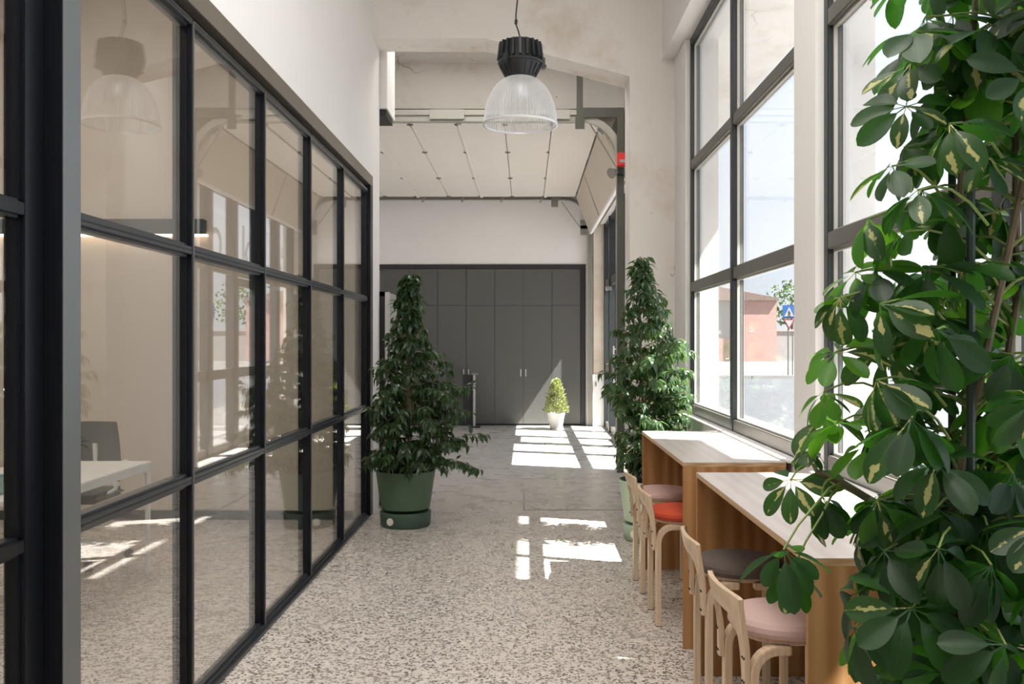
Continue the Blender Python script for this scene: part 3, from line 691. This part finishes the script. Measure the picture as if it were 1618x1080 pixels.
# ================================================================== STOOLS (origin under the seat centre, back towards -X)
def make_stool():
    r = thing('bar_stool', (0, 0, 0), 'x', 'stool', 'low-backed birch stools at the counters')
    MB().lathe([(.001, .548), (.160, .548), (.176, .555), (.184, .570), (.182, .586), (.170, .599), (.13, .606), (.001, .609)], (0, 0, 0), 40).build('seat', 'pink', r, True)
    MB().lathe([(.001, .532), (.150, .532), (.165, .540), (.163, .549), (.001, .549)], (0, 0, 0), 40).build('seat_base', 'birch', r, True)
    for sxn in (-1, 1):
        for sy in (-1, 1):
            pts = [(sxn*.150, sy*.153, .0), (sxn*.149, sy*.153, .44)]
            for k in range(1, 8):
                a = PI/2*k/7; pts.append((sxn*(.149-.075*(1-math.cos(a))), sy*.153, .44+.082*math.sin(a)))
            pts.append((sxn*.03, sy*.153, .522))
            l = MB().sweep(pts, [(-.022, -.014), (.022, -.014), (.022, .014), (-.022, .014)]).build('leg', 'birch', r, bevel=.003)
            MB().box(sxn*.150-.015, sxn*.150+.015, sy*.153-.022, sy*.153+.022, 0, .004).build('foot_pad', 'dark', l)
    # bent backrest: U cut from a curved sheet
    NU, NZ = 44, 20; vs = []; idx = {}; mb = MB(); th = .017
    def zlo(u):
        a = abs(u)
        if a >= .66: return .405
        if a > .36: return .47+(.625-.47)*(1-((a-.36)/.30)**2.2)**.5
        return .625
    def surf(u, z, off):
        y = .182*math.sin(u*1.25)/math.sin(1.25); bul = .030*(1-u*u)
        k = max(0, min(1, (z-.50)/.2)); lean = -.024*k*k*(3-2*k)
        return (-.181+lean-bul*k+off, y*(1-.06*(1-k)), z)
    us = [-1+2*i/NU for i in range(NU+1)]
    for off in (0, th):
        for i, u in enumerate(us):
            lo = zlo(u); hi = .702-.012*abs(u)**6
            for j in range(NZ+1): vs.append(surf(u, lo+(hi-lo)*j/NZ, off))
    n1 = NZ+1; n2 = (NU+1)*n1; fs = []
    for i in range(NU):
        for j in range(NZ):
            a = i*n1+j; fs.append((a, a+n1, a+n1+1, a+1)); fs.append((n2+a, n2+a+1, n2+a+n1+1, n2+a+n1))
        for j in (0, NZ): a = i*n1+j; fs.append((a, a+n1, n2+a+n1, n2+a))
    for i in (0, NU):
        for j in range(NZ): a = i*n1+j; fs.append((a, a+1, n2+a+1, n2+a))
    bk = MB().add(vs, fs).build('backrest', 'birch', r, True)
    for sy in (-1, 1):
        for z in (.425, .50):
            for d in (-.009, .009):
                MB().box(-.186, -.179, sy*.158+d-.0028, sy*.158+d+.0028, z-.0028, z+.0028).build('screw', 'dark', bk)
    MB().box(.150, .164, -.131, .131, .42, .465).build('stretcher', 'birch', r, bevel=.003)
    return r
proto = make_stool()
SP = [(.848, 5.02, 'redfab', 'birch stool with vermilion red seat at the far counter', 0.0),
      (.842, 5.66, 'pink', 'birch stool with dusty pink seat, farthest along the row', .02),
      (.89, 3.85, 'taupe', 'birch stool with grey-brown seat tucked under the near counter', -.03),
      (.862, 3.08, 'blush', 'birch stool with pale pink seat, nearest the viewer', .05)]
for i, (x, y, m, lab, a) in enumerate(SP):
    s = proto if i == 0 else copy_tree(proto)
    s.location = (x, y, 0); s.rotation_euler = (0, 0, a); s['label'] = lab
    for ch in s.children:
        if ch.name.split('.')[0] == 'seat':
            if i: ch.data = ch.data.copy()
            ch.data.materials[0] = MT[m]

# ================================================================== POTTED PLANTS
def pot_big(r, x, y, mat, base):
    MB().lathe([(.001, .14), (.185, .14), (.20, .15), (.243, .445), (.245, .455), (.235, .457), (.222, .43), (.001, .42)], (x, y, 0), 48).build('pot', mat, r, True)
    MB().lathe([(.001, .003), (.196, .003), (.203, .012), (.210, .108), (.206, .122), (.190, .122), (.001, .12)], (x, y, 0), 48).build('reservoir', base, r, True)
    MB().lathe([(.001, .425), (.222, .432), (.001, .434)], (x, y, 0), 24, close=False).build('soil', 'soil', r, True)
    d = Vector((-x-.12, -y, 0)).normalized(); a = math.atan2(d.y, d.x)-.62
    c = Vector((x+.208*math.cos(a), y+.208*math.sin(a), .06)); nrm = Vector((math.cos(a), math.sin(a), 0))
    MB().tube([c-nrm*.006, c+nrm*.006], .03, 20).build('water_gauge', 'disc', r)
fl = [leafmesh('ficus_leaf_mesh', .078, .032, lanceo, 'ficus', 5, 2, .35, .3, .012), leafmesh('ficus_leaf_mesh', .066, .029, lanceo, 'ficus', 5, 2, .6, .35, .012)]
def ficus(r, x, y, prof, trunk, nb, z0, z1, skew=(0, 0), seed=1, fl=fl):
    global R
    R = random.Random(seed); items = []; tw = MB()
    def rad(z):
        for (za, ra), (zb, rb) in zip(prof, prof[1:]):
            if za <= z <= zb: return ra+(rb-ra)*(z-za)/(zb-za)
        return .03
    def tr(z):
        for (xa, ya, za), (xb, yb, zb) in zip(trunk, trunk[1:]):
            if za <= z <= zb:
                k = (z-za)/(zb-za); return Vector((xa+(xb-xa)*k, ya+(yb-ya)*k, z))
        return Vector(trunk[-1])
    MB().tube(trunk, .014, 8, .003).build('trunk', 'bark', r, True)
    for j in range(2):
        tq = [(a+.03*math.cos(2.4*i+j*3), b+.03*math.sin(2.4*i+j*3), c) for i, (a, b, c) in enumerate(trunk[:-1])]
        MB().tube(tq, .009, 6, .003).build('trunk', 'bark', r, True)
    for k in range(nb):
        t = (k+.5)/nb; zt = z0+(z1-z0)*(t**1.15)
        az = k*2.39996+R.uniform(-.4, .4); rr = rad(zt)*R.choice((R.uniform(.5, .9), R.uniform(.8, 1.12), R.uniform(.95, 1.3), R.uniform(.7, 1.42)))
        e = Vector((math.cos(az)*rr+skew[0]*rr*1.2, math.sin(az)*rr*.95+skew[1]*rr, 0))
        st_ = tr(max(.47, zt-rr*R.uniform(.2, .75))); tip = tr(zt)+e; tip.z = zt-rr*R.uniform(.0, .35)
        tip.x = max(-1.24, min(1.22, tip.x))
        if tip.z < .48: tip.z = R.uniform(.40, .60)
        mid = (st_+tip)/2+Vector((0, 0, .22*rr+.02)); pts = []
        for i in range(8):
            q = i/7; pts.append(st_*(1-q)**2+mid*2*q*(1-q)+tip*q*q)
        tw.tube(pts, .0035, 4, .0012)
        L_ = (tip-st_).length; nleaf = max(7, int(L_/.021)); side = 1
        for i in range(nleaf):
            q = .25+.75*(i+R.random()*.5)/nleaf; f_ = min(6.999, q*7); a_ = int(f_); p = pts[a_].lerp(pts[a_+1], f_-a_)
            d = (pts[a_+1]-pts[a_]).normalized(); side = -side
            sd = d.cross(Vector((0, 0, 1)))
            if sd.length < .1: sd = Vector((1, 0, 0))
            sd.normalize()
            ld = d*.55+sd*side*R.uniform(.35, .95)+Vector((0, 0, R.uniform(-1.05, -.1)))+rv(.25)
            if not -1.31 < p.x+ld.normalized().x*.09 < 1.29: continue
            items.append((R.randrange(2), orient(p, ld, Vector((0, 0, 1))+rv(.55)+d*.2, R.uniform(.75, 1.2))))
            if R.random() < .6 and -1.22 < p.x < 1.2:
                items.append((R.randrange(2), orient(p+rv(.02), ld+rv(.8), Vector((0, 0, 1))+rv(.7), R.uniform(.65, 1.1))))
    tw.build('twigs', 'twig', r)['kind'] = 'stuff'
    plant_leaves(r, items, fl, 'foliage', lambda q: (q[1].translation-campos).length)
px, py = -.995, 7.55
f1 = thing('potted_ficus', (px, py, 0), 'dark weeping ficus in a deep green pot beside the glass partition', 'plant')
pot_big(f1, px, py, 'potg', 'potd')
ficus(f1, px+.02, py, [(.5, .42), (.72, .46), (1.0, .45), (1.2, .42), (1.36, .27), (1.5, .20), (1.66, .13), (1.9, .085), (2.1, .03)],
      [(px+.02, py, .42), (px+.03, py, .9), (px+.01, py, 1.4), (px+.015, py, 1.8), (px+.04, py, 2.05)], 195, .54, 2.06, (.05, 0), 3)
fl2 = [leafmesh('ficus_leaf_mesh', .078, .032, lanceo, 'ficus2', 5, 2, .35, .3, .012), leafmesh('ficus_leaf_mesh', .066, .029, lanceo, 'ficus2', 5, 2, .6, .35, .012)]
px2, py2 = .95, 7.03
f2 = thing('potted_ficus', (px2, py2, 0), 'sunlit ficus in a pale green pot behind the counters', 'plant')
pot_big(f2, px2, py2, 'potp', 'potp')
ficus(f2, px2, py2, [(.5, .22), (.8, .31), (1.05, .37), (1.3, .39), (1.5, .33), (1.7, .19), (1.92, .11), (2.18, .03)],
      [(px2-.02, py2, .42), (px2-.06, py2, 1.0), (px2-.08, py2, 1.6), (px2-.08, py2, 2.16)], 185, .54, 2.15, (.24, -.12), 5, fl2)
# little conifer
R = random.Random(11)
cx, cy = .515, 15.95
cf = thing('potted_conifer', (cx, cy, 0), 'small golden conifer in a white pot before the grey cupboards', 'plant')
MB().lathe([(.001, .002), (.10, .002), (.105, .01), (.148, .245), (.155, .255), (.155, .28), (.145, .285), (.135, .25), (.001, .24)], (cx, cy, 0), 32).build('pot', 'potw', cf, True)
MB().lathe([(.001, .245), (.136, .25), (.001, .252)], (cx, cy, 0), 16, close=False).build('soil', 'soil', cf)
MB().tube([(cx, cy, .2), (cx, cy, .86)], .012, 6, .003).build('trunk', 'bark', cf, True)
cl_ = [leafmesh('conifer_spray', .075, .030, lanceo, 'con', 3, 2, -.2, .3)]
it = []
for k in range(900):
    t = R.random()**1.25; z = .28+t*.56; rr = (.20*(1-t)**.75+.015)*(R.random()**.35); a = R.uniform(0, 2*PI)
    p = Vector((cx+rr*math.cos(a), cy+rr*math.sin(a), z)); d = Vector((math.cos(a)*.7, math.sin(a)*.7, .9))+rv(.4)
    it.append((0, orient(p, d, Vector((math.cos(a), math.sin(a), .3))+rv(.4), R.uniform(.6, 1.1))))
plant_leaves(cf, it, cl_, 'foliage', lambda q: (q[1].translation-campos).length)

# ------------------------------------------------------------------ umbrella plant (big, close)
R = random.Random(21)
ux, uy = .98, 1.98
up = thing('umbrella_plant', (ux, uy, 0), 'tall variegated umbrella plant filling the right foreground', 'plant')
MB().lathe([(.001, .0), (.17, .0), (.18, .01), (.225, .40), (.23, .42), (.215, .42), (.205, .38), (.001, .37)], (ux, uy, 0), 40).build('pot', 'potd', up, True)
MB().lathe([(.001, .375), (.206, .385), (.001, .387)], (ux, uy, 0), 16, close=False).build('soil', 'soil', up)
SM = [[(ux-.04, uy, .38), (ux-.03, uy+.02, .9), (ux+.0, uy+.03, 1.3), (ux-.05, uy, 1.75), (ux-.02, uy-.03, 2.3)],
      [(ux+.06, uy+.05, .38), (ux+.02, uy+.06, 1.0), (ux+.10, uy+.04, 1.6), (ux+.08, uy+.02, 2.4)],
      [(ux+.0, uy-.06, .38), (ux-.10, uy-.08, .8), (ux-.08, uy-.06, 1.2), (ux+.02, uy-.08, 1.7), (ux+.12, uy-.05, 2.1)]]
for p in SM: MB().tube(p, .012, 8, .007).build('stem', 'sstem', up, True)
for dx, dy in ((-.02, .09), (.02, .11), (-.075, -.11)): MB().tube([(ux+dx, uy+dy, .38), (ux+dx+.0, uy+dy, 1.9)], .009, 8).build('stake', 'stake', up, True)
VAR = []
for mat in ('schef', 'scheb', 'schev'):
    for ln, wd, dr in ((.118, .058, .18), (.104, .054, .40), (.090, .050, .05)):
        VAR.append(leafmesh('umbrella_leaf_mesh', ln, wd, obov, mat, 8, 4, dr, .22, .028))
items = []; pet = MB()
def whorl(p, base, n=8, sc=1.0, axis=None, kind=0, droop=.5):
    p = Vector(p); base = Vector(base)
    ax = axis if axis is not None else ((p-base).normalized()*.5+Vector((0, -.12, .72))+rv(.5)); ax.normalize()
    midp = (p+base)/2+Vector((0, 0, .03))+rv(.012)
    pet.tube([base, base.lerp(midp, .5)+Vector((0, 0, .01)), midp, midp.lerp(p, .55)+Vector((0, 0, .008)), p], .0035, 5, .0022)
    dr0 = droop*R.choice((.15, .5, .9, 1.2, 1.7)); u = ax.orthogonal().normalized(); v = ax.cross(u); ph = R.uniform(0, 6)
    for k in range(n):
        a = ph+2*PI*k/n+R.uniform(-.2, .2); d = (u*math.cos(a)+v*math.sin(a))
        dn = R.uniform(dr0*.6, dr0*1.4)
        ld = d*1.0-ax*dn+Vector((0, 0, -.15))+rv(.1)
        tipp = p+ld.normalized()*.16*sc
        if max(tipp.x, p.x) > 1.25 or (max(tipp.y, p.y) > 2.44 and min(p.z, tipp.z) < .95 and p.x > .7): continue
        kk = kind
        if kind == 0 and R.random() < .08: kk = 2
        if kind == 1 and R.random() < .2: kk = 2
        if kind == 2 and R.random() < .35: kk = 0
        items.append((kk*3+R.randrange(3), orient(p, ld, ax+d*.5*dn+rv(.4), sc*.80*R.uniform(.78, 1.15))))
def at(px, py, Y): return Vector(((px-832)*Y/FPX, Y, 1.5+(541-py)*Y/FPX))
def stem_at(z):
    s = R.choice(SM)
    for a, b in zip(s, s[1:]):
        if a[2] <= z <= b[2]:
            k = (z-a[2])/(b[2]-a[2]); return Vector(a).lerp(Vector(b), k)
    return Vector(s[-1])
# outer whorls that give the plant its outline (measured where they stand), Y is their distance
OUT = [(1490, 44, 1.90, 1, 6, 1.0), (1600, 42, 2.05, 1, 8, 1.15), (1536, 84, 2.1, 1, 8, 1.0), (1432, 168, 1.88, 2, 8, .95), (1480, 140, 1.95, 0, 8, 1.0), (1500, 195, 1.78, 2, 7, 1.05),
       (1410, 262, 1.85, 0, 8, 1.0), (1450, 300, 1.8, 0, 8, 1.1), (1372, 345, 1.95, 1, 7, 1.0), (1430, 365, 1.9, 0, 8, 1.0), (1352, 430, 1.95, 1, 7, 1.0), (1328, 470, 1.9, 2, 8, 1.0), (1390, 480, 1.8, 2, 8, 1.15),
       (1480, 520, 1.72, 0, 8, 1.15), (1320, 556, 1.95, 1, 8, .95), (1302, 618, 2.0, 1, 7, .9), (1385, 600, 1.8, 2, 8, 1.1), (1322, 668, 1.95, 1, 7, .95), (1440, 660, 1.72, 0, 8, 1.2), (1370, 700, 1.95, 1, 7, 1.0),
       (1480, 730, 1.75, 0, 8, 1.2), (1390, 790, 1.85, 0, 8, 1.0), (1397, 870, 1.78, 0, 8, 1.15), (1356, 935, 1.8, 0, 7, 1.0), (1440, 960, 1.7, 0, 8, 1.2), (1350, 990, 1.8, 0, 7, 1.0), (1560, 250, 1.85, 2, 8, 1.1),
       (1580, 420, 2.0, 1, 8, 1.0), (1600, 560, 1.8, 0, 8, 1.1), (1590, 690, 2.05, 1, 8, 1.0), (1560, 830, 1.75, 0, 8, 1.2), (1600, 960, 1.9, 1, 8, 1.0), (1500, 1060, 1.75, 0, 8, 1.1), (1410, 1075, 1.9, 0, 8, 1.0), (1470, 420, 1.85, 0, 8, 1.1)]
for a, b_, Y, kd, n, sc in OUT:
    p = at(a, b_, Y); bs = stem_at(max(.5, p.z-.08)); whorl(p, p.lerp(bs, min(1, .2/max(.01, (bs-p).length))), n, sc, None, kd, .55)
# inner crown
for k in range(270):
    z = R.uniform(.62, 2.5); bs = stem_at(min(2.3, z)); a = R.uniform(0, 2*PI)
    rr = R.uniform(.10, .34); p = bs+Vector((math.cos(a)*rr*1.05, math.sin(a)*rr*.8, R.uniform(.02, .1)))
    if (p.x-.0)/p.y < (.36 if z < 1.6 else .40): continue
    whorl(p, bs, R.choice((7, 8, 8, 9)), R.uniform(.9, 1.15), None, R.choice((0, 0, 0, 0, 1, 2)), .55)
for k in range(70):
    z = R.uniform(.55, 1.25); p = Vector((R.uniform(.74, 1.16), R.uniform(1.62, 2.25), z)); bs = stem_at(max(.45, z-.05))
    if p.x/p.y < .37: continue
    whorl(p, p.lerp(bs, min(1, .2/max(.01, (bs-p).length))), R.choice((7, 8, 8)), R.uniform(.9, 1.15), None, R.choice((0, 0, 0, 0, 1)), .6)
# low side branch reaching over the near counter
bp = [at(1470, 850, 1.95), at(1400, 805, 1.98), at(1330, 762, 2.0), at(1290, 745, 2.02)]
MB().tube([SM[0][1]]+bp, .011, 8, .007).build('branch', 'sstem', up, True)
whorl(at(1250, 757, 2.02), bp[3], 8, 1.0, Vector((-.35, -.55, .6)), 2, .15)
whorl(at(1298, 782, 1.98), bp[2], 8, 1.0, Vector((-.3, -.2, .8)), 0, .9)
whorl(at(1278, 712, 2.03), bp[3], 6, .5, Vector((0, -.2, 1)), 2, .4)
whorl(at(1300, 655, 2.05), bp[3], 5, .85, Vector((-.3, 0, 1)), 1, .5)
whorl(at(1238, 868, 1.9), bp[2], 9, 1.0, Vector((-.2, -.4, .7)), 0, .6)
whorl(at(1252, 900, 1.93), bp[2], 7, .9, Vector((0, -.3, .6)), 0, 1.0)
pet.build('petioles', 'petiole', up)['kind'] = 'stuff'
plant_leaves(up, items, VAR, 'foliage', lambda q: (q[1].translation-campos).length)

# ================================================================== OFFICE FURNITURE
dk = thing('office_desk', (-2.85, 5.2, 0), 'white office desk seen through the glass partition', 'desk')
dx0, dx1, dy0, dy1 = -3.25, -2.44, 4.45, 5.98
MB().box(dx0, dx1, dy0, dy1, .705, .73).build('desktop', 'desk', dk, bevel=.004)
MB().box(dx1-.03, dx1-.005, dy0+.02, dy1-.02, .675, .705).box(dx0+.005, dx0+.03, dy0+.02, dy1-.02, .675, .705).build('frame', 'steel', dk)
for X_ in (dx0+.02, dx1-.02):
    for Y_, sg_ in ((dy0+.02, 1), (dy1-.02, -1)):
        pts = [(X_, Y_, .0), (X_, Y_+sg_*-.0, .62)]+[(X_, Y_+sg_*.06*(1-math.cos(PI/2*k/5)), .62+.06*math.sin(PI/2*k/5)) for k in range(1, 6)]+[(X_, Y_+sg_*.1, .685)]
        MB().tube(pts, .018, 8).build('leg', 'steel', dk, True)
bx = thing('desk_planter', (-3.0, 4.75, .73), 'pale teal box standing on the white office desk', 'box')
MB().box(-2.98, -2.66, 4.50, 4.72, .731, .825).build('box', 'teal', bx, bevel=.01)
MB().box(-2.965, -2.675, 4.515, 4.705, .825, .828).build('lid', 'teal', bx)
ob_ = thing('orange_folder', (-2.9, 5.5, .73), 'orange folder standing on the office desk behind the teal box', 'folder')
MB().box(-3.2, -2.92, 5.62, 5.68, .731, .845).build('cover', 'orange', ob_, bevel=.004); MB().box(-3.19, -2.925, 5.63, 5.67, .845, .848).build('pages', 'white', ob_)
ch = thing('office_chair', (-3.05, 6.3, 0), 'white and grey office swivel chair behind the desk', 'chair')
qx, qy = -3.08, 6.28
for k in range(5):
    a = 2*PI*k/5+.35; ex, ey = qx+.33*math.cos(a), qy+.33*math.sin(a)
    l = MB().tube([(qx, qy, .13), (ex, ey, .075)], .026, 8, .017).build('base_arm', 'steel', ch, True)
    MB().tube([(ex-.022*math.sin(a), ey+.022*math.cos(a), .032), (ex+.022*math.sin(a), ey-.022*math.cos(a), .032)], .031, 14).build('castor', 'dark', l)
MB().tube([(qx, qy, .1), (qx, qy, .42)], .03, 12).build('column', 'steel', ch, True)
MB().box(qx-.24, qx+.24, qy-.24, qy+.22, .43, .49).build('seat', 'chairb', ch, bevel=.025)
bkp = []; 
for i in range(9):
    t = i/8; bkp.append((qx, qy+.24+.03*math.sin(t*PI), .52+t*.42))
MB().add([(qx+u*.21*(1-.12*(t/8)), qy+.25+.06*u*u*-1+.03*math.sin(t/8*PI)+o_, .52+t/8*.42) for o_ in (0, .015) for t in range(9) for u in (-1, -.5, 0, .5, 1)],
         [(t*5+k, t*5+k+1, t*5+k+6, t*5+k+5) for t in range(8) for k in range(4)]+[(45+t*5+k, 45+t*5+k+5, 45+t*5+k+6, 45+t*5+k+1) for t in range(8) for k in range(4)]).build('backrest', 'chairb', ch, True)
MB().tube([(qx, qy+.02, .42), (qx, qy+.22, .45), (qx, qy+.29, .6), (qx, qy+.27, .78)], .018, 8).build('back_arm', 'steel', ch, True)
for s_ in (-1, 1): MB().tube([(qx+s_*.2, qy, .46), (qx+s_*.27, qy, .5), (qx+s_*.27, qy-.02, .66), (qx+s_*.27, qy+.16, .67), (qx+s_*.22, qy+.23, .62)], .014, 8).build('armrest', 'steel', ch, True)
ll = thing('linear_lamp', (-4.0, 7.7, 2.42), 'long black linear lamp with warm strip on the office wall', 'lamp')
MB().box(-5.6, -2.72, 7.72, 7.8, 2.415, 2.54).build('housing', 'dark', ll); MB().box(-5.6, -2.70, 7.735, 7.785, 2.397, 2.415).build('light_strip', 'led', ll)
